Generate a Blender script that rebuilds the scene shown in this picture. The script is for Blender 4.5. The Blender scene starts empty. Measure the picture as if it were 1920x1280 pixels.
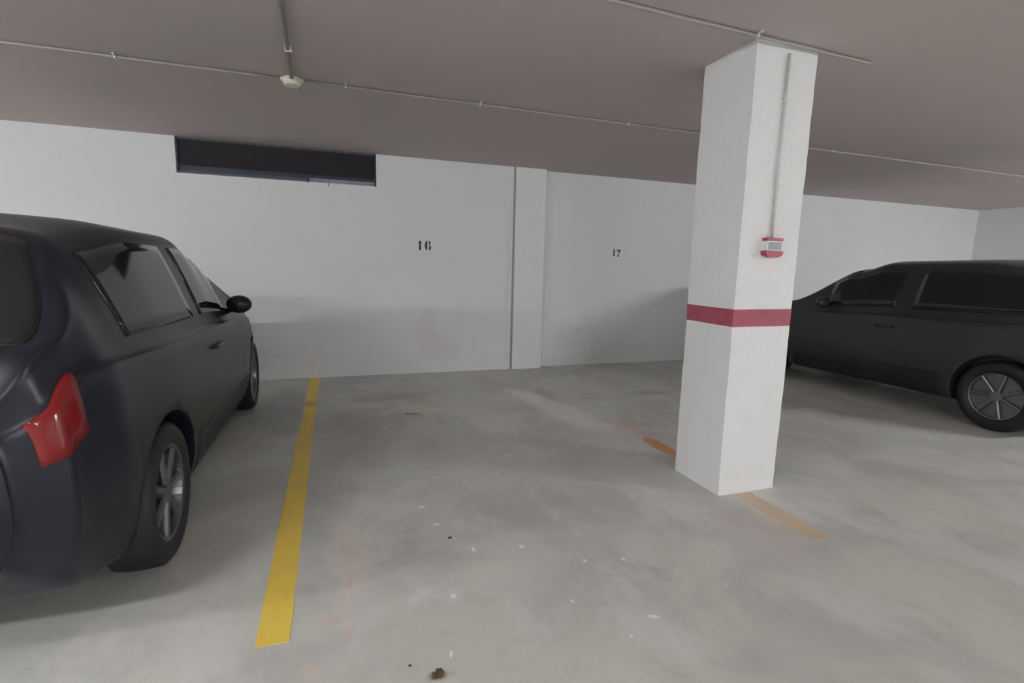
import bpy, bmesh, math, random
from mathutils import Vector, Matrix, noise
random.seed(7)
S = bpy.context.scene
COL = S.collection

# ------------------------------------------------------------------ camera
CAM_Z, YAW, PITCH, ROLL, F_PX = 1.3065, 0.3373, 0.1464, 0.0243, 956.74
fwd = Vector((math.sin(YAW)*math.cos(PITCH), math.cos(YAW)*math.cos(PITCH), -math.sin(PITCH)))
rgt = Vector((math.cos(YAW), -math.sin(YAW), 0)); upv = rgt.cross(fwd)
r2 = rgt*math.cos(ROLL) + upv*math.sin(ROLL)
u2 = -rgt*math.sin(ROLL) + upv*math.cos(ROLL)
cd = bpy.data.cameras.new('camera'); cam = bpy.data.objects.new('camera', cd); COL.objects.link(cam)
cd.sensor_fit = 'HORIZONTAL'; cd.sensor_width = 36.0; cd.lens = F_PX/1920*36.0; cd.clip_start = 0.05
M = Matrix((r2, u2, -fwd)).transposed().to_4x4(); M.translation = Vector((0, 0, CAM_Z))
cam.matrix_world = M
S.camera = cam

# ------------------------------------------------------------------ world, exposure
w = bpy.data.worlds.new('world'); S.world = w; w.use_nodes = True
w.node_tree.nodes['Background'].inputs[0].default_value = (0.05, 0.06, 0.08, 1)
w.node_tree.nodes['Background'].inputs[1].default_value = 0.3
S.view_settings.view_transform = 'Standard'; S.view_settings.look = 'None'
S.view_settings.gamma = 1.0; S.view_settings.exposure = 0.17
S.view_settings.use_curve_mapping = False

LAMP_COL = (0.98, 1.0, 1.015)
LAMPS = [(-5.6, 0.4, 190.0), (-2.6, -0.6, 85.0), (8.3, -1.6, 300.0), (0.6, -3.2, 70.0)]   # x, y, strength

# ------------------------------------------------------------------ room numbers (metres)
H = 2.5
YW, YWR = 6.088, 6.165          # back wall left / right of the pilaster
XL, XR, YF = -7.0, 11.0, -6.0

# ------------------------------------------------------------------ helpers
def lin(c):
    return tuple(((v/255)/12.92 if v/255 <= .04045 else (((v/255)+.055)/1.055)**2.4) for v in c) + (1,)

class Mat:
    def __init__(s, name, col, rough=.6, metal=0, spec=.5):
        m = bpy.data.materials.new(name); m.use_nodes = True; s.m = m
        s.n = m.node_tree.nodes; s.l = m.node_tree.links; s.b = s.n['Principled BSDF']
        s.b.inputs['Roughness'].default_value = rough; s.b.inputs['Metallic'].default_value = metal
        s.b.inputs['Specular IOR Level'].default_value = spec
        rgb = s.n.new('ShaderNodeRGB'); rgb.outputs[0].default_value = tuple(col[:3]) + (1,)
        s.c = rgb.outputs[0]
        geo = s.n.new('ShaderNodeNewGeometry'); s.pos = geo.outputs['Position']; s._warp = None
    def noise(s, scale, detail=4, rough=.55, vec=None, stretch=None, dist=0):
        v = vec or s.pos
        if stretch:
            mp = s.n.new('ShaderNodeMapping'); mp.inputs['Scale'].default_value = stretch[0]
            mp.inputs['Rotation'].default_value = (0, 0, stretch[1]) if len(stretch) > 1 else (0, 0, 0)
            s.l.new(v, mp.inputs['Vector']); v = mp.outputs[0]
        t = s.n.new('ShaderNodeTexNoise'); t.inputs['Scale'].default_value = scale
        t.inputs['Detail'].default_value = detail; t.inputs['Roughness'].default_value = rough
        t.inputs['Distortion'].default_value = dist
        s.l.new(v, t.inputs['Vector']); return t.outputs['Fac']
    def ramp(s, fac, a, b, lo=0., hi=1.):
        r = s.n.new('ShaderNodeMapRange'); r.interpolation_type = 'SMOOTHSTEP'
        r.inputs['From Min'].default_value = a; r.inputs['From Max'].default_value = b
        r.inputs['To Min'].default_value = lo; r.inputs['To Max'].default_value = hi
        s.l.new(fac, r.inputs['Value']); return r.outputs[0]
    def mul(s, a, b):
        m = s.n.new('ShaderNodeMath'); m.operation = 'MULTIPLY'; s.l.new(a, m.inputs[0])
        if isinstance(b, (int, float)): m.inputs[1].default_value = b
        else: s.l.new(b, m.inputs[1])
        return m.outputs[0]
    def mix(s, fac, col, mode='MIX'):
        m = s.n.new('ShaderNodeMix'); m.data_type = 'RGBA'; m.blend_type = mode; m.clamp_factor = True
        if isinstance(fac, (int, float)): m.inputs['Factor'].default_value = fac
        else: s.l.new(fac, m.inputs['Factor'])
        s.l.new(s.c, m.inputs[6]); m.inputs[7].default_value = tuple(col[:3]) + (1,)
        s.c = m.outputs[2]
    def warp(s, amp=.12, scale=5):
        t = s.n.new('ShaderNodeTexNoise'); t.inputs['Scale'].default_value = scale; t.inputs['Detail'].default_value = 5
        t.inputs['Roughness'].default_value = .6
        s.l.new(s.pos, t.inputs['Vector'])
        v = s.n.new('ShaderNodeVectorMath'); v.operation = 'SUBTRACT'; s.l.new(t.outputs['Color'], v.inputs[0]); v.inputs[1].default_value = (.5, .5, .5)
        v2 = s.n.new('ShaderNodeVectorMath'); v2.operation = 'SCALE'; s.l.new(v.outputs[0], v2.inputs[0]); v2.inputs['Scale'].default_value = amp
        v3 = s.n.new('ShaderNodeVectorMath'); v3.operation = 'ADD'; s.l.new(s.pos, v3.inputs[0]); s.l.new(v2.outputs[0], v3.inputs[1])
        s._warp = v3.outputs[0]
    def stain(s, ctr, rad, col, k, rot=(0, 0, 0), soft=.3, warp=True, gate=None):
        mp = s.n.new('ShaderNodeMapping'); mp.vector_type = 'TEXTURE'
        mp.inputs['Location'].default_value = ctr; mp.inputs['Rotation'].default_value = rot; mp.inputs['Scale'].default_value = rad
        s.l.new(s._warp if warp else s.pos, mp.inputs['Vector'])
        L = s.n.new('ShaderNodeVectorMath'); L.operation = 'LENGTH'; s.l.new(mp.outputs[0], L.inputs[0])
        f = s.ramp(L.outputs['Value'], soft, 1.0, k, 0.)
        if gate is not None: f = s.mul(f, gate)
        s.mix(f, col)
    def bump(s, fac, k=.2, d=.01):
        b = s.n.new('ShaderNodeBump'); b.inputs['Strength'].default_value = k; b.inputs['Distance'].default_value = d
        s.l.new(fac, b.inputs['Height']); s.l.new(b.outputs[0], s.b.inputs['Normal'])
    def done(s):
        s.l.new(s.c, s.b.inputs['Base Color']); return s.m

def simple(name, col, rough=.6, metal=0, var=.06, scale=30, spec=.5):
    m = Mat(name, col, rough, metal, spec)
    m.mix(m.ramp(m.noise(scale), .35, .7, 0, 1), [c*(1-var) for c in col[:3]])
    return m.done()

def obj(name, bm, mat, parent=None, smooth=False):
    me = bpy.data.meshes.new(name); bmesh.ops.recalc_face_normals(bm, faces=bm.faces[:]); bm.to_mesh(me); bm.free()
    for p in me.polygons: p.use_smooth = smooth
    if mat: me.materials.append(mat)
    o = bpy.data.objects.new(name, me); COL.objects.link(o)
    if parent: o.parent = parent
    return o
def tag(o, label=None, cat=None, group=None, kind=None):
    for k, v in (('label', label), ('category', cat), ('group', group), ('kind', kind)):
        if v: o[k] = v
    return o
def empty(name, loc=(0, 0, 0), rz=0):
    o = bpy.data.objects.new(name, None); COL.objects.link(o); o.location = loc; o.rotation_euler[2] = rz
    o.empty_display_size = .05
    return o
def box(bm, x0, x1, y0, y1, z0, z1, bevel=0):
    r = bmesh.ops.create_cube(bm, size=1)
    vs = r['verts']
    for v in vs: v.co = Vector(((x0+x1)/2 + v.co.x*(x1-x0), (y0+y1)/2 + v.co.y*(y1-y0), (z0+z1)/2 + v.co.z*(z1-z0)))
    if bevel:
        es = list({e for v in vs for e in v.link_edges})
        bmesh.ops.bevel(bm, geom=es, offset=bevel, segments=2, affect='EDGES', profile=.6)
    return vs
def tube(bm, pts, r, n=12):
    pts = [Vector(p) for p in pts]; rings = []
    for i, p in enumerate(pts):
        d = (pts[min(i+1, len(pts)-1)] - pts[max(i-1, 0)]).normalized()
        a = d.orthogonal() if abs(d.z) > .9 else d.cross(Vector((0, 0, 1)))
        a.normalize(); b = d.cross(a)
        rings.append([bm.verts.new(p + a*r*math.cos(t) + b*r*math.sin(t)) for t in [2*math.pi*k/n for k in range(n)]])
    for A, B in zip(rings, rings[1:]):
        for k in range(n): bm.faces.new((A[k], A[(k+1) % n], B[(k+1) % n], B[k]))
    bm.faces.new(rings[0]); bm.faces.new(rings[-1])
def lathe(bm, prof, ctr, axis='z', n=32, ring=False):
    """prof: (radius, height) pairs, closed at both ends."""
    rings = []
    def P(r, h, t):
        a, b = r*math.cos(t), r*math.sin(t)
        return Vector(ctr) + (Vector((a, b, h)) if axis == 'z' else Vector((h, a, b)) if axis == 'x' else Vector((a, h, b)))
    for r, h in prof:
        rings.append([bm.verts.new(P(r, h, 2*math.pi*k/n)) for k in range(n)])
    for A, B in zip(rings, rings[1:]):
        for k in range(n): bm.faces.new((A[k], A[(k+1) % n], B[(k+1) % n], B[k]))
    if ring:
        A, B = rings[-1], rings[0]
        for k in range(n): bm.faces.new((A[k], A[(k+1) % n], B[(k+1) % n], B[k]))
    else:
        bm.faces.new(rings[0]); bm.faces.new(rings[-1])
def prism(bm, poly, map3, t0, t1):
    """poly: 2D outline; map3(u, v, t) -> 3D; extruded from t0 to t1."""
    a = [bm.verts.new(map3(u, v, t0)) for u, v in poly]; b = [bm.verts.new(map3(u, v, t1)) for u, v in poly]
    bm.faces.new(a); bm.faces.new(b); n = len(poly)
    for k in range(n): bm.faces.new((a[k], a[(k+1) % n], b[(k+1) % n], b[k]))

# ------------------------------------------------------------------ materials
ROT0 = (0, 0, 0)
def wall_paint(name, col, bumpk=.35, dirt=True):
    m = Mat(name, col, .75, 0, .25)
    m.warp(.25, 3)
    m.mix(m.ramp(m.noise(1.1, 3), .35, .75, 0, .5), [c*.95 for c in col])
    m.mix(m.ramp(m.noise(9, 6, .65), .52, .8, 0, .35), [c*.88 for c in col])
    return m
WALL = (0.77, 0.775, 0.79)
m = wall_paint('white_wall_paint', WALL)
g = m.ramp(m.noise(14, 6, .7), .4, .68)
grime = (0.44, 0.43, 0.42); warm = (0.60, 0.54, 0.49); pink = (0.66, 0.53, 0.50)
# smudges, scuffs and damp marks low on the wall, plus painted shading along the groove
m.stain((1.06, YW, .50), (.20, .3, .34), warm, 0.23, soft=.5)
m.stain((1.25, YW, .30), (.25, .3, .26), warm, 0.21, soft=.4)
m.stain((-.62, YW, .22), (.22, .3, .26), grime, 0.25, gate=g)
m.stain((-.80, YW, .35), (.20, .3, .30), grime, 0.21, gate=g)
m.stain((1.05, YW, .72), (.12, .3, .06), grime, 0.25, gate=g)
m.stain((.35, YW, .2), (.9, .3, .12), warm, 0.15, gate=g)
m.stain((1.7, YW, .12), (.5, .3, .10), pink, 0.21, gate=g)
m.stain((2.07, YW, .17), (.03, .3, .05), grime, 0.38)
m.stain((2.06, YW, 1.3), (.05, .3, 1.3), (.55, .55, .55), .35, soft=.0)  # soft grey band up the wall edge, the groove's shading painted in
m.stain((2.95, YWR, .42), (.30, .3, .22), warm, 0.21, gate=g)
m.stain((3.25, YWR, .38), (.35, .3, .30), grime, 0.21, gate=g)
m.stain((3.0, YWR, .10), (.5, .3, .10), pink, 0.29, gate=g)
m.bump(m.noise(45, 5, .6), .25, .004)
WALLM = m.done()
m = wall_paint('white_pillar_paint', (0.86, 0.87, 0.87))
g = m.ramp(m.noise(30, 6, .7), .45, .65)
m.stain((2.09, 2.47, 1.35), (.3, .10, .10), grime, 0.15, gate=g)
m.stain((2.09, 2.40, .42), (.3, .09, .12), grime, 0.14, gate=g)
m.stain((2.30, 2.27, .10), (.25, .3, .09), warm, 0.17, gate=g)
m.stain((2.40, 2.27, .50), (.07, .3, .15), grime, 0.15, gate=g)
m.bump(m.noise(38, 6, .65), .5, .006)
PILM = m.done()
PILAS = wall_paint('white_pilaster_paint', (0.82, 0.815, 0.81)); PILAS.bump(PILAS.noise(40, 5), .3, .004); PILAS = PILAS.done()
m = Mat('groove_shade_grey', (.42, .42, .41), .9); JOINT = m.done()  # flat grey strip; the groove's shading is put into its colour

m = Mat('ceiling_paint', (0.60, 0.525, 0.51), .85, 0, .2)
m.mix(m.ramp(m.noise(.55, 2), .35, .7, 0, .55), (0.53, 0.50, 0.49))
m.mix(m.ramp(m.noise(1.7, 3), .45, .75, 0, .5), (0.61, 0.525, 0.515))
m.bump(m.noise(30, 4), .15, .003)
CEILM = m.done()

# concrete floor
m = Mat('concrete_floor', (0.630, 0.640, 0.585), .55, 0, .35)
m.warp(.22, 4)
m.mix(m.ramp(m.noise(1.3, 5, .6, dist=.6), .40, .64, 0, .8), (0.516, 0.510, 0.486))
m.mix(m.ramp(m.noise(2.6, 6, .6, stretch=((1.0, .55, 1), .5)), .48, .66, 0, .85), (0.696, 0.678, 0.648))
m.mix(m.ramp(m.noise(5.5, 6, .7, dist=1.), .50, .74, 0, .4), (0.480, 0.480, 0.462))
m.mix(m.ramp(m.noise(9, 6, .7, stretch=((1, .35, 1), -.6)), .55, .74, 0, .4), (0.744, 0.732, 0.708))
m.mix(m.ramp(m.noise(.9, 3, .5, vec=None, stretch=((1, 1, 1), 1.2)), .5, .75, 0, .4), (0.636, 0.582, 0.534))
gf = m.ramp(m.noise(22, 6, .7), .36, .62, .25, 1)
gd = m.ramp(m.noise(11, 6, .7), .40, .62)
dark = (0.312, 0.312, 0.300); pale = (0.768, 0.744, 0.684); chalk = (0.816, 0.798, 0.768); rust = (0.600, 0.360, 0.216); rosy = (0.660, 0.528, 0.480); sand = (0.720, 0.600, 0.480)
# darker worn areas, and shadows of pillar and cars painted in
m.stain((.50, 5.02, 0), (.55, .22, 1), dark, .55, (0, 0, .05), gate=gf)  # far part of the pillar's shadow, painted on
m.stain((.10, 4.3, 0), (.5, .55, 1), (0.432, 0.432, 0.414), .65, gate=gf)  # pillar's shadow painted across the bay
m.stain((-.45, 4.8, 0), (.35, 1.0, 1), (0.408, 0.408, 0.396), .6)  # shade beside the dark car, painted into the concrete
m.stain((1.15, 3.25, 0), (.16, .10, 1), dark, .3, gate=gd)  # near patch of the pillar's painted shadow
m.stain((1.45, 3.0, 0), (.30, .20, 1), (0.444, 0.444, 0.432), .55, gate=gf)
m.stain((2.02, 4.78, 0), (.25, .25, 1), (0.456, 0.444, 0.420), .4)
m.stain((3.15, 4.55, 0), (.28, .14, 1), dark, .5)  # cast shadow of the grey car, painted on
m.stain((.28, 2.25, 0), (.10, .40, 1), (0.432, 0.432, 0.420), .5, (0, 0, -.3), gate=gd)
m.stain((-.1, 3.0, 0), (.25, .9, 1), (0.456, 0.462, 0.444), .5, gate=gf)
m.stain((1.95, 1.85, 0), (.35, .6, 1), (0.480, 0.468, 0.456), .45)
m.stain((1.28, 1.74, 0), (.07, .16, 1), (0.456, 0.450, 0.432), .5, (0, 0, .7), gate=gd)
# pale trowel streaks and dusty patches
m.stain((1.84, 4.70, 0), (.20, .52, 1), (.84, .81, .73), .95, (0, 0, .20))
m.stain((1.96, 4.05, 0), (.26, .80, 1), (.82, .79, .73), .85, (0, 0, .17))
m.stain((.75, 4.5, 0), (.30, .28, 1), pale, .75, gate=gf)
m.stain((.35, 4.72, 0), (.09, .10, 1), (0.744, 0.636, 0.588), .9)
m.stain((1.05, 3.0, 0), (.6, .7, 1), pale, .6, gate=gf)
m.stain((.62, 3.0, 0), (.14, .12, 1), chalk, .5, gate=gd)
m.stain((.40, 2.9, 0), (.12, .12, 1), chalk, .5, gate=gd)
m.stain((.30, 2.6, 0), (.16, .16, 1), chalk, .5, gate=gf)
m.stain((-.35, 3.95, 0), (.25, .10, 1), chalk, .45, gate=gf)
m.stain((-.08, 3.98, 0), (.10, .07, 1), chalk, .5, gate=gd)
m.stain((.03, 2.30, 0), (.14, .55, 1), (0.720, 0.660, 0.588), .6, gate=gf)
m.stain((1.30, 4.0, 0), (.35, .6, 1), pale, .7, gate=gf)
m.stain((1.10, 3.45, 0), (.09, .09, 1), chalk, .6, gate=gd)
m.stain((1.28, 2.60, 0), (.10, .25, 1), pale, .5, (0, 0, .2), gate=gf)
m.stain((.60, 1.9, 0), (.30, .20, 1), (0.720, 0.696, 0.660), .4, gate=gf)
m.stain((.33, 1.85, 0), (.16, .10, 1), chalk, .5, gate=gd)
m.stain((1.75, 2.35, 0), (.20, .50, 1), pale, .6, (0, 0, .3), gate=gf)
# rusty, pinkish and sandy marks
m.stain((.660, 4.36, 0), (.075, .085, 1), rust, .95)
m.stain((.605, 4.40, 0), (.07, .055, 1), (0.288, 0.240, 0.216), .85)
m.stain((.665, 4.28, 0), (.05, .10, 1), (0.660, 0.516, 0.384), .6)
m.stain((.62, 3.6, 0), (.10, .30, 1), (0.660, 0.588, 0.492), .5, gate=gf)
m.stain((2.30, 3.62, 0), (.16, .30, 1), rosy, .85, (0, 0, .1))
m.stain((2.32, 3.38, 0), (.08, .10, 1), (0.696, 0.504, 0.444), .6)
m.stain((.07, 2.33, 0), (.05, .06, 1), (0.720, 0.552, 0.456), .7, gate=gf)
m.stain((.03, 2.04, 0), (.05, .06, 1), (0.720, 0.540, 0.444), .75, gate=gf)
m.stain((-.02, 1.83, 0), (.06, .04, 1), (0.720, 0.528, 0.456), .75, gate=gf)
m.stain((.02, 1.72, 0), (.03, .025, 1), (0.744, 0.540, 0.468), .6, gate=gf)
m.stain((-.11, 1.60, 0), (.05, .04, 1), (0.744, 0.600, 0.480), .6, gate=gf)
m.stain((2.10, 1.90, 0), (.16, .25, 1), rosy, .6, gate=gf)
m.stain((1.96, 2.0, 0), (.05, .10, 1), (0.624, 0.432, 0.396), .5, gate=gf)
m.stain((2.25, 2.02, 0), (.16, .22, 1), sand, .6)
m.stain((.288, 1.44, 0), (.05, .03, 1), (0.360, 0.264, 0.204), .8)
# little paint and plaster flecks
for fx, fy, a, b, rz in [(.420, 2.622, .016, .011, .3), (.462, 2.411, .02, .010, .1), (.583, 2.132, .008, .018, 0), (.807, 2.093, .012, .013, .5), (1.119, 1.487, .020, .008, -.4),
                         (.95, 2.95, .013, .009, 0), (.75, 2.80, .010, .008, 0), (.42, 1.83, .012, .012, 0), (.36, 4.05, .012, .014, 0), (1.12, 3.22, .022, .008, .2),
                         (.862, 1.66, .005, .012, .4), (1.215, 1.86, .008, .012, .2), (1.04, 1.90, .007, .012, 0), (.98, 1.42, .006, .006, 0), (.345, 1.53, .005, .015, -.3), (1.31, 3.6, .02, .008, 0)]:
    m.stain((fx, fy, 0), (a*1.7, b*1.7, 1), (.95, .94, .92), .95, (0, 0, rz), soft=.2, warp=False)
v = m.n.new('ShaderNodeTexVoronoi'); v.inputs['Scale'].default_value = 9; m.l.new(m.pos, v.inputs['Vector'])
m.mix(m.mul(m.ramp(v.outputs['Distance'], .02, .05, .6, 0), m.ramp(m.noise(3), .55, .65)), (.74, .73, .71))
rgh = m.ramp(m.noise(4, 5), .3, .7, .42, .7); m.l.new(rgh, m.b.inputs['Roughness'])
m.bump(m.noise(60, 6, .7), .12, .003)
FLOORM = m.done()

def worn_paint(name, col, lo, hi, under=(.60, .60, .55), dark=.8):
    m = Mat(name, col, .5, 0, .4)
    m.mix(m.ramp(m.noise(3, 4), .4, .7, 0, .55), [c*dark for c in col])
    m.mix(m.ramp(m.noise(35, 5, .7), .5, .8, 0, .4), [c*dark*.9 for c in col])
    m.mix(m.ramp(m.noise(11, 8, .75), lo, hi, 0, 1), under)
    m.bump(m.noise(60, 5), .12, .002)
    return m
ym = worn_paint('yellow_road_paint', (0.97, 0.69, 0.12), .66, .86)
ym.warp(.1, 6); ym.stain((-.23, 4.95, 0), (.2, .16, 1), (.55, .40, .12), .75); ym.stain((-.23, 3.6, 0), (.2, .5, 1), (.72, .54, .14), .5); YEL = ym.done()
ORA = worn_paint('orange_worn_paint', (0.72, 0.36, 0.18), .56, .78).done()
ORA2 = worn_paint('faded_sand_paint', (0.68, 0.53, 0.38), .48, .68, (.62, .57, .51)).done()
RED = simple('maroon_band_paint', (0.42, 0.095, 0.135), .6, var=.15, scale=18)
INK = simple('dark_blue_stencil_ink', (0.055, 0.048, 0.085), .7, var=.3, scale=60)
CONDUIT = simple('grey_conduit_plastic', (0.37, 0.35, 0.335), .45)
CONDUIT_D = simple('dark_grey_conduit', (0.20, 0.19, 0.175), .5)
CLIP = simple('white_clip_plastic', (0.72, 0.71, 0.67), .5)
CREAM = simple('cream_box_plastic', (0.78, 0.76, 0.64), .5)
BLACK = simple('black_rubber', (0.012, 0.013, 0.016), .55)
SLAT = simple('black_louvre_metal', (0.075, 0.07, 0.078), .5, .2)
FRAME = simple('dark_blue_frame_metal', (0.03, 0.035, 0.055), .4, .4)
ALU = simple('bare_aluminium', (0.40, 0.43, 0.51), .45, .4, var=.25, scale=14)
HOUS = simple('white_lamp_housing', (0.7, 0.7, 0.7), .5)
AL_RED = simple('red_plastic', (0.42, 0.05, 0.09), .4)
AL_WHITE = simple('white_plastic', (0.80, 0.80, 0.80), .4)
AL_GREY = simple('grey_plate', (0.42, 0.43, 0.46), .5, var=.3, scale=220)
LEAF = simple('dry_leaf_brown', (0.16, 0.09, 0.055), .8, var=.5, scale=90)
GRIT = simple('dark_grit', (0.07, 0.065, 0.06), .9)

# ------------------------------------------------------------------ the room
def wobble_box(bm, x0, x1, y0, y1, z0, z1, step, amp, seed):
    """a box cut into a fine grid whose surface waves by amp, like hand plastered concrete"""
    vs = box(bm, x0, x1, y0, y1, z0, z1)
    es = list({e for v in vs for e in v.link_edges})
    for ax, L in ((0, x1-x0), (1, y1-y0), (2, z1-z0)):
        n = max(1, int(L/step))
        for k in range(1, n):
            co = [0, 0, 0]; co[ax] = (x0, y0, z0)[ax] + L*k/n
            no = [0, 0, 0]; no[ax] = 1
            bmesh.ops.bisect_plane(bm, geom=bm.verts[:]+bm.edges[:]+bm.faces[:], plane_co=co, plane_no=no)
    for v in bm.verts:
        p = v.co*1.0
        for ax, (a, b) in enumerate(((x0, x1), (y0, y1))):
            d = (noise.noise(p*3+Vector((seed, ax*9, 0)))*.6 + noise.noise(p*13+Vector((seed, ax*9, 5)))*.4)*amp
            if abs(p[ax]-a) < 1e-5 or abs(p[ax]-b) < 1e-5: v.co[ax] += d

bm = bmesh.new(); box(bm, XL-.2, XR+.2, YF-.2, YWR+.3, -.15, 0)
tag(obj('floor', bm, FLOORM), kind='structure')
bm = bmesh.new(); box(bm, XL-.2, XR+.2, YF-.2, YWR+.3, H, H+.2)
tag(obj('ceiling', bm, CEILM), kind='structure')

WX0, WX1, WZ0 = -1.45, 0.481, 2.150       # ventilation window opening
bm = bmesh.new()
box(bm, XL-.2, WX0, YW, YWR+.3, 0, H)
box(bm, WX0, WX1, YW, YWR+.3, 0, WZ0)
box(bm, WX1, 2.108, YW, YWR+.3, 0, H)
box(bm, 2.108, 2.20, YW+.03, YWR+.3, 0, H)
box(bm, 2.45, XR+.2, YWR, YWR+.3, 0, H)
box(bm, WX0, WX1, YWR+.2, YWR+.3, WZ0, H)
wb = tag(obj('wall_back', bm, WALLM), kind='structure')
bm = bmesh.new(); box(bm, 2.1085, 2.137, YW-.001, YW+.032, 0, H-.001)
obj('joint', bm, JOINT, wb)
bm = bmesh.new(); wobble_box(bm, 2.134, 2.528, YW-.022, YWR+.1, 0, H, .1, .0025, 3.)
tag(obj('pilaster', bm, PILAS, None), kind='structure')
for nm, b in (('wall_left', (XL-.2, XL, YF-.2, YWR+.3)), ('wall_right', (XR, XR+.2, YF-.2, YWR+.3)), ('wall_front', (XL, XR, YF-.2, YF))):
    bm = bmesh.new(); box(bm, b[0], b[1], b[2], b[3], 0, H); tag(obj(nm, bm, WALLM), kind='structure')

# square pillar with a maroon band
PX0, PX1, PY0, PY1 = 2.104, 2.520, 2.274, 2.6753
bm = bmesh.new(); wobble_box(bm, PX0, PX1, PY0, PY1, 0, H, .04, .006, 11.)
pil = tag(obj('pillar', bm, PILM), 'white plastered square pillar with a maroon band around it', kind='structure')
bm = bmesh.new()
ring = []
hs = [.9995, 1.098]
def wob(p, ax):
    return (noise.noise(p*3+Vector((11., ax*9, 0)))*.6 + noise.noise(p*13+Vector((11., ax*9, 5)))*.4)*.006
per = []
N = 10
for k in range(N): per.append((PX0+(PX1-PX0)*k/N, PY0, 0, -1))
for k in range(N): per.append((PX1, PY0+(PY1-PY0)*k/N, 1, 0))
for k in range(N): per.append((PX1-(PX1-PX0)*k/N, PY1, 0, 1))
for k in range(N): per.append((PX0, PY1-(PY1-PY0)*k/N, -1, 0))
rows = []
for j in range(5):
    z = hs[0]+(hs[1]-hs[0])*j/4
    row = []
    for (x, y, nx, ny) in per:
        p = Vector((x, y, z)); q = p.copy(); e = .0012
        if abs(x-PX0) < 1e-6: q.x += wob(p, 0)-e
        if abs(x-PX1) < 1e-6: q.x += wob(p, 0)+e
        if abs(y-PY0) < 1e-6: q.y += wob(p, 1)-e
        if abs(y-PY1) < 1e-6: q.y += wob(p, 1)+e
        if j in (0, 4): q.z += .0015*noise.noise(p*14)
        row.append(bm.verts.new(q))
    rows.append(row)
for A, B in zip(rows, rows[1:]):
    for k in range(len(A)): bm.faces.new((A[k], A[(k+1) % len(A)], B[(k+1) % len(A)], B[k]))
b = obj('painted_band', bm, RED, pil); b['label'] = 'maroon painted band'

# ------------------------------------------------------------------ ventilation window, high on the back wall
wn = tag(empty('window_1', ((WX0+WX1)/2, YW+.1, WZ0)), kind='structure')
def wpart(name, bm, mat, smooth=False):
    o = obj(name, bm, mat, wn, smooth); o.matrix_parent_inverse = Matrix.Translation(-wn.location); return o
bm = bmesh.new(); y0, y1 = YW+.006, YW+.07
box(bm, WX1-.018, WX1, y0, y1, WZ0, H); box(bm, WX0, WX0+.018, y0, y1, WZ0, H)
wpart('window_frame', bm, FRAME)
bm = bmesh.new(); box(bm, WX0, WX1, y0+.01, y1, H-.02, H)
wpart('head_rail', bm, SLAT)
bm = bmesh.new(); zz = WZ0+.082; n = 11
for k in range(n):
    z0 = zz + (H-.022-zz)*k/n; z1 = zz + (H-.022-zz)*(k+1)/n
    prism(bm, [(YW+.018, z0+.001), (YW+.022, z0-.001), (YW+.044, z1+.003), (YW+.040, z1+.005)], lambda u, v, t: Vector((t, u, v)), WX0+.018, WX1-.018)
box(bm, WX0+.01, WX1-.01, YW+.05, YW+.06, WZ0+.05, H-.01)
wpart('louvre_slats', bm, SLAT)
bm = bmesh.new(); box(bm, WX0+.018, WX1-.018, YW+.03, YW+.06, WZ0+.0, WZ0+.084)
wpart('bottom_rail', bm, FRAME)
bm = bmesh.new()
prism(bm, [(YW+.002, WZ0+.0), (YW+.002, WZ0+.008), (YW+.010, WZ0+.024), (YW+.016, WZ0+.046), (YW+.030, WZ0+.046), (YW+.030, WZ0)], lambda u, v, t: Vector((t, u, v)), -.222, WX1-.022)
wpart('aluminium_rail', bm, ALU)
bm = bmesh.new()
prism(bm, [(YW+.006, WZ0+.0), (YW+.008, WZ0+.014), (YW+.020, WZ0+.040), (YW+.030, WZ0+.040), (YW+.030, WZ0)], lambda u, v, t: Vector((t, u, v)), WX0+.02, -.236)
wpart('shaded_rail', bm, simple('shaded_rail_metal', (.16, .18, .22), .5, .5))  # left stretch of the rail; its weaker reflection is put into the colour
bm = bmesh.new(); box(bm, -.237, -.221, YW-.006, YW+.03, WZ0-.006, WZ0+.065, .003)
wpart('latch', bm, FRAME)
bm = bmesh.new(); tube(bm, [(-.028, YW+.01, WZ0+.004), (-.026, YW-.004, WZ0), (-.025, YW-.004, WZ0-.022), (-.021, YW-.006, WZ0-.028)], .004, 8)
wpart('hook', bm, FRAME)

# ------------------------------------------------------------------ stencilled bay numbers (digit outlines, unit height)
def arc(cx, cy, rx, ry, a0, a1, n=14):
    return [(cx+rx*math.cos(math.radians(a0+(a1-a0)*k/n)), cy+ry*math.sin(math.radians(a0+(a1-a0)*k/n))) for k in range(n+1)]
ONE = [[(.13, .0), (.40, .0), (.385, .10), (.375, .25), (.375, .99), (.24, .99), (.06, .85), (.02, .74), (.03, .72), (.15, .80), (.15, .25), (.145, .10)]]
ONE_NARROW = [[(.10, .02), (.34, .02), (.34, .10), (.33, .30), (.35, .50), (.34, .85), (.26, .99), (.16, .97), (.10, .88), (.12, .5)]]
SIX = [arc(.30, .5, .29, .52, 105, 255, 18) + [(.27, .03), (.275, .5), (.27, .97)],
       [(.41, 1.0)] + arc(.42, .79, .20, .20, 80, -60, 10) + [(.46, .62), (.43, .70)],
       [(.44, .55)] + arc(.44, .28, .24, .27, 78, -80, 14) + [(.45, .10), (.48, .28)]]
SEVEN = [[(.03, 1.0), (.05, .93), (.20, .87), (.36, .86), (.52, .97), (.58, .97), (.54, .78), (.46, .56), (.37, .36), (.33, .26), (.34, .16), (.42, .02), (.36, -.02), (.14, -.01), (-.02, .03),
          (.12, .09), (.20, .24), (.28, .44), (.35, .64), (.30, .68), (.16, .69), (.06, .64), (.03, .66)]]
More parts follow.
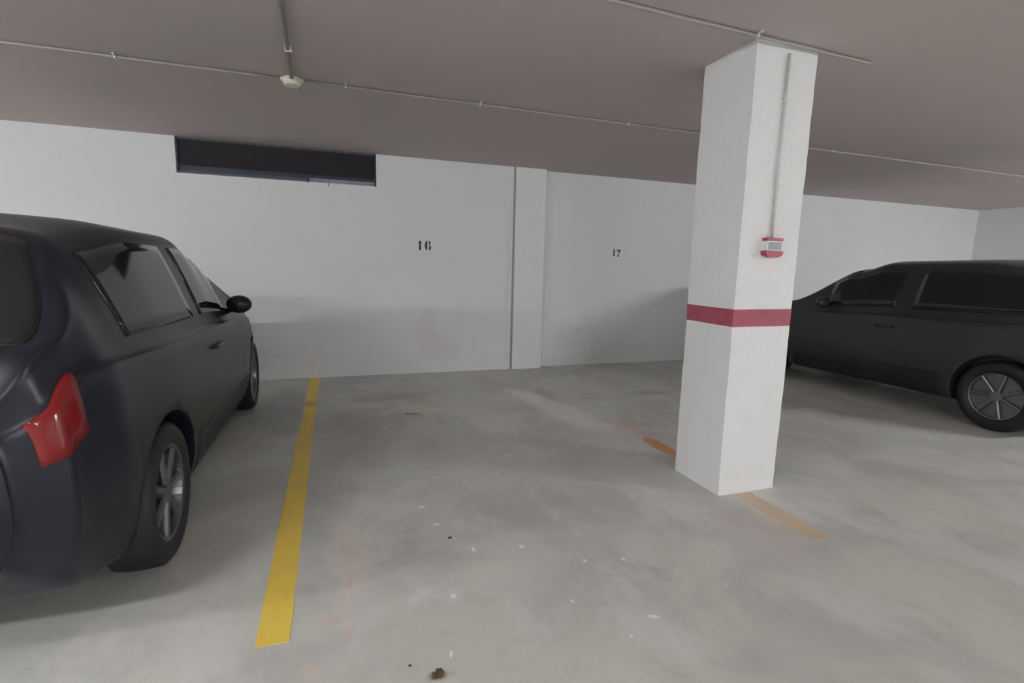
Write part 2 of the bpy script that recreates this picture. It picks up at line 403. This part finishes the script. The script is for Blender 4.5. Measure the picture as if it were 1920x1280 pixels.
def number(name, digits, x, z, y, h, label):
    root = empty(name, (x, y, z))
    tag(root, label, 'number')
    for glyph, dx, sx, word in digits:
        bm = bmesh.new()
        for poly in glyph:
            prism(bm, poly, lambda u, v, t: Vector((dx + u*h*sx, t, v*h)), -.0012, .003)
        bm.normal_update()
        bmesh.ops.triangulate(bm, faces=[f for f in bm.faces if len(f.verts) > 4])
        obj(word, bm, INK, root)
number('painted_number', [(ONE, 0, .97, 'digit_one'), (SIX, .081, 1.02, 'digit_six')], .940, 1.467, YW, .110, 'dark blue stencilled number 16 on the white wall, below the black louvre')
number('painted_number', [(ONE_NARROW, 0, .9, 'digit_one'), (SEVEN, .063, 1.0, 'digit_seven')], 3.572, 1.472, YWR, .101, 'dark blue stencilled number 17 on the white wall, between pilaster and pillar')

# ------------------------------------------------------------------ floor markings
def strip(name, pts_l, pts_r, mat, label):
    bm = bmesh.new(); rows = []
    for (a, b) in zip(pts_l, pts_r):
        rows.append([bm.verts.new((a[0], a[1], z)) for z in (0, .0015)] + [bm.verts.new((b[0], b[1], z)) for z in (.0015, 0)])
    for A, B in zip(rows, rows[1:]):
        for k in range(4): bm.faces.new((A[k], A[(k+1) % 4], B[(k+1) % 4], B[k]))
    bm.faces.new(rows[0]); bm.faces.new(rows[-1])
    return tag(obj(name, bm, mat), label, 'floor marking')
def strip_between(x0, x1, y0, y1, n, amp, seed, slope=0, ends=(0, 0)):
    L, R = [], []
    for k in range(n+1):
        y = y0+(y1-y0)*k/n; s = slope*(y-y0)
        e0 = ends[0]*(1 if k == 0 else 0)
        L.append((x0+s+amp*noise.noise(Vector((seed, y*5, 0))), y+e0)); R.append((x1+s+amp*noise.noise(Vector((seed+9, y*5, 0))), y))
    return L, R
L, R = strip_between(-.286, -.177, 1.755, 6.075, 60, .004, 2.)
L = [(x+(.006 if y > 4 else 0), y) for x, y in L]
L[0] = (L[0][0], 1.758)
strip('painted_line', L, R, YEL, 'long yellow painted bay line running up to the wall left of number 16')
L, R = strip_between(2.225, 2.335, 2.69, 3.27, 14, .010, 5.); R[-1] = (R[-1][0]-.045, R[-1][1]+.03); L[-1] = (L[-1][0]+.02, L[-1][1])
strip('painted_line', L, R, ORA, 'short worn orange line on the floor behind the pillar')
L, R = strip_between(2.215, 2.325, 1.72, 2.262, 14, .014, 7.)
strip('painted_line', L, R, ORA2, 'faded sand coloured line on the floor in front of the pillar')

# ------------------------------------------------------------------ ceiling conduits, clips and junction box
def clip_bm(x, y, r, axis):
    bm = bmesh.new()
    w_ = .011
    if axis == 'x':   # conduit runs along x
        box(bm, x-w_/2, x+w_/2, y-r-.006, y+r+.006, H-2*r-.007, H-.0005, .0015); box(bm, x-w_/2, x+w_/2, y+r, y+r+.014, H-.008, H-.0005)
        box(bm, x-w_/2, x+w_/2, y-r-.030, y-r, H-.010, H-.0005, .001)
    else:
        box(bm, x-r-.006, x+r+.006, y-w_/2, y+w_/2, H-2*r-.007, H-.0005, .0015)
    return bm
def conduit(p0, p1, r, mat, label, clips, axis='x'):
    root = empty('electrical_conduit', p0); tag(root, label, 'conduit')
    inv = Matrix.Translation(-Vector(p0))
    bm = bmesh.new(); n = 24
    pts = []
    for k in range(n+1):
        t = k/n; p = Vector(p0).lerp(Vector(p1), t)
        pts.append(p + Vector((0, 0, -.002*abs(math.sin(t*19)))))
    tube(bm, pts, r, 12)
    o = obj('pipe', bm, mat, root, True); o.matrix_parent_inverse = inv
    for c in clips:
        o = obj('clip', clip_bm(c[0], c[1], r, axis), CLIP, root); o.matrix_parent_inverse = inv
zc = H-.0105
conduit((-6.9, 3.876, zc), (-.284, 3.876, zc), .0085, CONDUIT, 'grey ceiling conduit running left from the round cream junction box', [(-1.2, 3.876), (-2.4, 3.876), (-3.6, 3.876)])
conduit((-.168, 3.872, zc), (8.0, 3.89, zc), .0085, CONDUIT, 'long grey ceiling conduit running right from the cream junction box to behind the pillar', [(.111, 3.873), (1.062, 3.875), (2.324, 3.878), (3.45, 3.88), (4.6, 3.883)])
conduit((-.224, 3.815, H-.0145), (-.150, 1.0, H-.0145), .0125, CONDUIT_D, 'dark ceiling conduit running from the cream junction box toward the viewer', [(-.208, 3.33)], 'y')
conduit((-.09, 2.151, zc-.002), (2.90, 2.2545, zc-.002), .0085, CONDUIT, 'grey ceiling conduit passing in front of the top of the pillar', [(2.053, 2.226), (.6, 2.175)])
jb = tag(empty('junction_box', (-.226, 3.873, H)), 'round cream junction box on the ceiling where three conduits meet', 'junction box')
bm = bmesh.new(); lathe(bm, [(.050, 0), (.056, -.004), (.058, -.020), (.056, -.034), (.050, -.040)], (0, 0, 0)); obj('box_body', bm, CREAM, jb, False)
bm = bmesh.new(); lathe(bm, [(.052, -.0395), (.053, -.044), (.046, -.050), (.02, -.052)], (0, 0, 0)); obj('lid', bm, CREAM, jb, False)
for a in (60, 100):
    bm = bmesh.new(); t = math.radians(a); c = Vector((math.cos(t), math.sin(t), 0))
    tube(bm, [c*.050+Vector((0, 0, -.02)), c*.074+Vector((0, 0, -.028)), c*.086+Vector((0, 0, -.036))], .0055, 10); obj('cable_gland', bm, GRIT, jb)
for sx in (-1, 1):
    bm = bmesh.new(); box(bm, sx*.062-.008, sx*.062+.008, -.012, .012, -.026, -.001, .003); obj('pipe_socket', bm, CREAM, jb)

# ------------------------------------------------------------------ alarm unit on the pillar
AX0, AX1, AY = 2.258, 2.368, PY0-.004
al = tag(empty('wall_alarm', ((AX0+AX1)/2, AY, 1.39)), 'white and red alarm unit fixed to the front of the pillar', 'alarm')
cx = (AX1-AX0)/2
def A3(u, v, t): return Vector((u, t, v))
bm = bmesh.new(); box(bm, -cx, cx, -.032, .008, .035, .089, .003); obj('housing', bm, AL_WHITE, al)
bm = bmesh.new(); box(bm, -cx-.001, cx+.001, -.034, .008, .089, .106, .002); o = obj('top_cap', bm, AL_RED, al); o['label'] = 'red top cap'
bm = bmesh.new(); prism(bm, [(-cx-.006, .035)] + arc(0, .024, cx+.006, .026, 180, 360, 18) + [(cx+.006, .035)], A3, -.036, .008); o = obj('bottom_cap', bm, AL_RED, al); o['label'] = 'red rounded bottom cap'
bm = bmesh.new(); box(bm, -cx+.010, cx-.010, -.0335, -.030, .042, .082); o = obj('face_plate', bm, AL_GREY, al); o['label'] = 'grey face plate'
cpt = empty('electrical_conduit', (2.313, PY0-.010, 1.496)); tag(cpt, 'thin vertical conduit running down the pillar to the alarm unit', 'conduit')
bm = bmesh.new(); tube(bm, [(0, 0, .0), (0, 0, .5), (0, 0, H-1.496-.045)], .0075, 12); obj('pipe', bm, simple('white_conduit', (.66, .66, .66), .5), cpt, True)
for z in (.28, .72):
    bm = bmesh.new(); box(bm, -.013, .013, -.010, .013, z-.006, z+.006, .002); obj('clip', bm, CLIP, cpt)

# ------------------------------------------------------------------ bits on the floor
bm = bmesh.new()
for k in range(9):
    a = random.uniform(0, 6.28); r_ = random.uniform(.0, .022); c = Vector((r_*math.cos(a)*1.6, r_*math.sin(a), random.uniform(.003, .007)))
    vs = bmesh.ops.create_icosphere(bm, subdivisions=2, radius=.011)['verts']
    rot = Matrix.Rotation(random.uniform(0, 3), 3, 'Z') @ Matrix.Rotation(random.uniform(-.5, .5), 3, 'X')
    for v_ in vs:
        p = Vector((v_.co.x*1.3, v_.co.y*.8, v_.co.z*.32)); p += Vector((1, 1, .5))*.003*noise.noise(v_.co*160+Vector((k, 0, 0)))
        v_.co = rot @ p + c; v_.co.z = max(v_.co.z, 0)
o = obj('debris_clump', bm, LEAF); o.location = (.285, 1.448, 0); tag(o, 'small clump of brown debris on the concrete at the bottom of the view', 'debris')
def pebble(loc, r, sc, label, mat):
    bm = bmesh.new(); vs = bmesh.ops.create_icosphere(bm, subdivisions=2, radius=r)['verts']
    for v_ in vs:
        p = v_.co.copy(); p += p.normalized()*r*.35*noise.noise(p*120+Vector(loc)); v_.co = Vector((p.x*sc[0], p.y*sc[1], p.z*sc[2]+r*.4))
        v_.co.z = max(v_.co.z, 0)
    o = obj('grit_chip', bm, mat); o.location = loc; tag(o, label, 'grit')
pebble((.50, 2.262, 0), .008, (1.2, .8, .5), 'dark chip of grit lying on the open concrete of bay 16', GRIT)
pebble((.205, 1.520, 0), .005, (1, 1, .5), 'tiny dark chip of grit just left of the brown debris clump', GRIT)

# ------------------------------------------------------------------ cars, nose to the wall
def catmull(P, n):
    out = []
    for i in range(len(P)-1):
        p0, p1, p2, p3 = P[max(i-1, 0)], P[i], P[i+1], P[min(i+2, len(P)-1)]
        for k in range(n):
            t = k/n
            out.append(tuple(.5*((2*p1[j]) + (-p0[j]+p2[j])*t + (2*p0[j]-5*p1[j]+4*p2[j]-p3[j])*t*t + (-p0[j]+3*p1[j]-3*p2[j]+p3[j])*t**3) for j in range(len(p1))))
    out.append(P[-1]); return out
def interp(tab, y):
    for (a, va), (b_, vb) in zip(tab, tab[1:]):
        if y <= b_:
            t = (y-a)/(b_-a); t = max(0, min(1, t)); t = t*t*(3-2*t)
            return va+(vb-va)*t
    return tab[-1][1]
LEN = 3.92
W_T = [(0, .60), (.10, .72), (.35, .79), (1.0, .815), (2.6, .815), (3.2, .80), (3.60, .74), (3.82, .62), (3.92, .46)]
TOP_T = [(0, .88), (.12, 1.05), (.55, 1.40), (1.1, 1.46), (1.9, 1.45), (2.25, 1.36), (2.95, .98), (3.4, .90), (3.75, .78), (3.92, .56)]
BELT_T = [(0, .80), (.2, .96), (1.5, .93), (2.9, .88), (3.4, .80), (3.75, .68), (3.92, .50)]
BOT_T = [(0, .38), (.15, .24), (.6, .19), (3.3, .18), (3.75, .20), (3.92, .30)]
def section(y):
    w_, zt, zb, z0 = interp(W_T, y), interp(TOP_T, y), interp(BELT_T, y), interp(BOT_T, y)
    zt = max(zt, zb+.02); g_ = min(1, max(0, (zt-zb-.06)/.35)); wr = w_*(.93-.25*g_)
    P = [(0, z0), (w_*.80, z0), (w_*.95, z0+.06), (w_*.995, z0+(zb-z0)*.4), (w_*.985, z0+(zb-z0)*.72), (w_*.955, zb-.03), (w_*.92, zb),
         (w_*.92+(wr-w_*.92)*.55, zb+(zt-zb)*.55), (wr, zt-.05*g_-.008), (wr*.80, zt-.006), (wr*.4, zt+.015), (0, zt+.02)]
    return catmull(P, 4)
def make_car(loc, paint, label):
    root = empty('parked_car', loc); tag(root, label, 'car')
    ys = [LEN*(1-math.cos(math.pi*k/110))/2 for k in range(111)]
    bm = bmesh.new(); rings = []
    for y in ys:
        sec = section(y); full = sec + [(-x, z) for x, z in reversed(sec[1:-1])]
        rings.append([bm.verts.new((x, y, z)) for x, z in full])
    n = len(rings[0])
    for A, B in zip(rings, rings[1:]):
        for k in range(n): bm.faces.new((A[k], A[(k+1) % n], B[(k+1) % n], B[k]))
    bm.faces.new(rings[0]); bm.faces.new(rings[-1])
    bmesh.ops.recalc_face_normals(bm, faces=bm.faces[:]); bm.normal_update()
    # glass panels lifted off the shell
    half = len(section(1.0))-1
    def panel(name, s_, ya, yb, ka, kb, mat, off=.004):
        """shell quads between two stations and two profile rows, on side s_ (0 = both), lifted by off"""
        b2 = bmesh.new(); mp = {}; sel = []
        for i, (A, B) in enumerate(zip(rings, rings[1:])):
            if not (ya <= ys[i] and ys[i+1] <= yb): continue
            for k in range(n):
                kk = k if k < half else n-1-k; sd = 1 if k < half else -1
                if ka <= kk < kb and (s_ == 0 or sd == s_): sel.append((A[k], A[(k+1) % n], B[(k+1) % n], B[k]))
        top, bot = {}, {}
        for q in sel:
            for v_ in q:
                if v_ not in top:
                    top[v_] = b2.verts.new(v_.co+v_.normal*off); bot[v_] = b2.verts.new(v_.co-v_.normal*off)
        for q in sel:
            b2.faces.new([top[v_] for v_ in q]); b2.faces.new([bot[v_] for v_ in reversed(q)])
        cnt = {}
        for q in sel:
            for j in range(4):
                e = frozenset((q[j], q[(j+1) % 4])); cnt[e] = cnt.get(e, 0)+1
        for e, c in cnt.items():
            if c == 1:
                a_, b_ = tuple(e); b2.faces.new((top[a_], top[b_], bot[b_], bot[a_]))
        return obj(name, b2, mat, root, True)
    panel('windscreen', 0, 2.20, 2.86, 34, 44, GLASSC)
    panel('rear_window', 0, .13, .50, 34, 44, GLASSC)
    for s in (-1, 1):
        panel('side_window', s, .58, 1.56, 25, 31, GLASSC)
        panel('side_window', s, 1.64, 2.46, 25, 31, GLASSC)
        panel('headlight', s, 3.44, 3.84, 17, 22, LENS)
        panel('tail_light', s, .05, .20, 16, 23, TAILM)
        panel('sill_trim', s, 1.14, 2.78, 6, 11, BLACK)
    body = obj('body', bm, paint, root, True)
    # wheel arches cut out of the shell
    bc = bmesh.new()
    for y in (.72, 3.18):
        for s in (-1, 1):
            lathe(bc, [(.345, -.16), (.345, .16)], (s*.80, y, .31), 'x', 40)
    cut = obj('cutter', bc, BLACK, root)
    md = body.modifiers.new('arch', 'BOOLEAN'); md.operation = 'DIFFERENCE'; md.solver = 'EXACT'; md.object = cut
    bpy.context.view_layer.update()
    dg = bpy.context.evaluated_depsgraph_get(); me2 = bpy.data.meshes.new_from_object(body.evaluated_get(dg))
    body.modifiers.clear(); body.data = me2
    bpy.data.objects.remove(cut)
    for y in (.72, 3.18):
        for s in (-1, 1):
            wh = empty('wheel', (s*.696, y, .305)); wh.parent = root
            b3 = bmesh.new(); lathe(b3, [(.20, -.095), (.275, -.095), (.300, -.075), (.305, -.03), (.305, .03), (.300, .075), (.275, .098), (.235, .100), (.20, .085)], (0, 0, 0), 'x', 48, True)
            obj('tire', b3, BLACK, wh, True)
            b3 = bmesh.new(); lathe(b3, [(.203, -.05), (.203, .03)], (s*.01, 0, 0), 'x', 40); lathe(b3, [(.192, s*.03), (.205, s*.088), (.192, s*.084), (.182, s*.03)], (0, 0, 0), 'x', 40, True); lathe(b3, [(.05, s*.03), (.045, s*.080)], (0, 0, 0), 'x', 20)
            for k in range(7):
                t = 2*math.pi*k/7; d = Vector((0, math.cos(t), math.sin(t)))
                tube(b3, [Vector((s*.066, 0, 0))+d*.04, Vector((s*.068, 0, 0))+d*.195], .017, 8)
            obj('rim', b3, RIM, wh, False)
    for s in (-1, 1):
        b3 = bmesh.new(); vs = bmesh.ops.create_uvsphere(b3, u_segments=20, v_segments=12, radius=1)['verts']
        for v_ in vs: v_.co = Vector((s*.82+v_.co.x*.085, 2.42+v_.co.y*.06, .985+v_.co.z*.065))
        tube(b3, [(s*.72, 2.44, .93), (s*.80, 2.43, .96)], .02, 8)
        obj('door_mirror', b3, paint, root, True)
        b3 = bmesh.new(); box(b3, s*.79-.012, s*.79+.026*s+.012, 1.62, 1.80, .785, .805, .005); obj('door_handle', b3, paint, root, True)
    b3 = bmesh.new(); box(b3, -.26, .26, -.012, .05, .50, .61, .004); obj('number_plate', b3, AL_WHITE, root)
    b3 = bmesh.new(); box(b3, -.30, .30, LEN-.02, LEN+.006, .34, .42, .004); obj('grille', b3, BLACK, root)
    return root
NAVY = Mat('navy_car_paint', (0.010, 0.012, 0.022), .32, 0, .5); NAVY = NAVY.done()
GREY = Mat('grey_car_paint', (0.05, 0.052, 0.058), .28, .3, .5); GREY = GREY.done()
GLASSC = Mat('car_window_glass', (0.012, 0.014, 0.016), .06, 0, .6).done()
LENS = Mat('headlight_lens', (0.45, 0.47, 0.5), .1, .4).done()
TAILM = Mat('tail_light_red', (0.22, 0.01, 0.012), .15).done()
RIM = Mat('wheel_rim_metal', (0.22, 0.22, 0.235), .35, .9).done()
make_car((-1.474, 1.74, 0), NAVY, 'dark car parked nose to the wall in the bay left of the yellow line')
make_car((6.10, 1.93, 0), GREY, 'grey car parked nose to the wall in the bay past the pillar')

# ------------------------------------------------------------------ ceiling lamps over the driving aisle (behind the camera); the last is unseen fill, added to brighten the left wall
em = {}
def lamp(x, y, k, lab):
    root = tag(empty('fluorescent_light', (x, y, H)), lab, 'ceiling light', 'aisle ceiling lights')
    bm = bmesh.new()
    box(bm, -.62, .62, -.09, .09, -.05, -.0005); obj('housing', bm, HOUS, root)
    if k not in em:
        m_ = bpy.data.materials.new('lit_diffuser'); m_.use_nodes = True
        b_ = m_.node_tree.nodes['Principled BSDF']; b_.inputs['Emission Color'].default_value = LAMP_COL + (1,); b_.inputs['Emission Strength'].default_value = k
        em[k] = m_
    bm = bmesh.new(); box(bm, -.60, .60, -.07, .07, -.135, -.0505, .012); obj('diffuser', bm, em[k], root)
LL = ['fluorescent ceiling light nearest the dark car on the left', 'fluorescent ceiling light over the aisle just behind the dark car',
      'fluorescent ceiling light over the aisle beyond the grey car', 'added fill light on the ceiling over the aisle behind the viewer']
for a, lb in zip(LAMPS, LL): lamp(*a, lb)
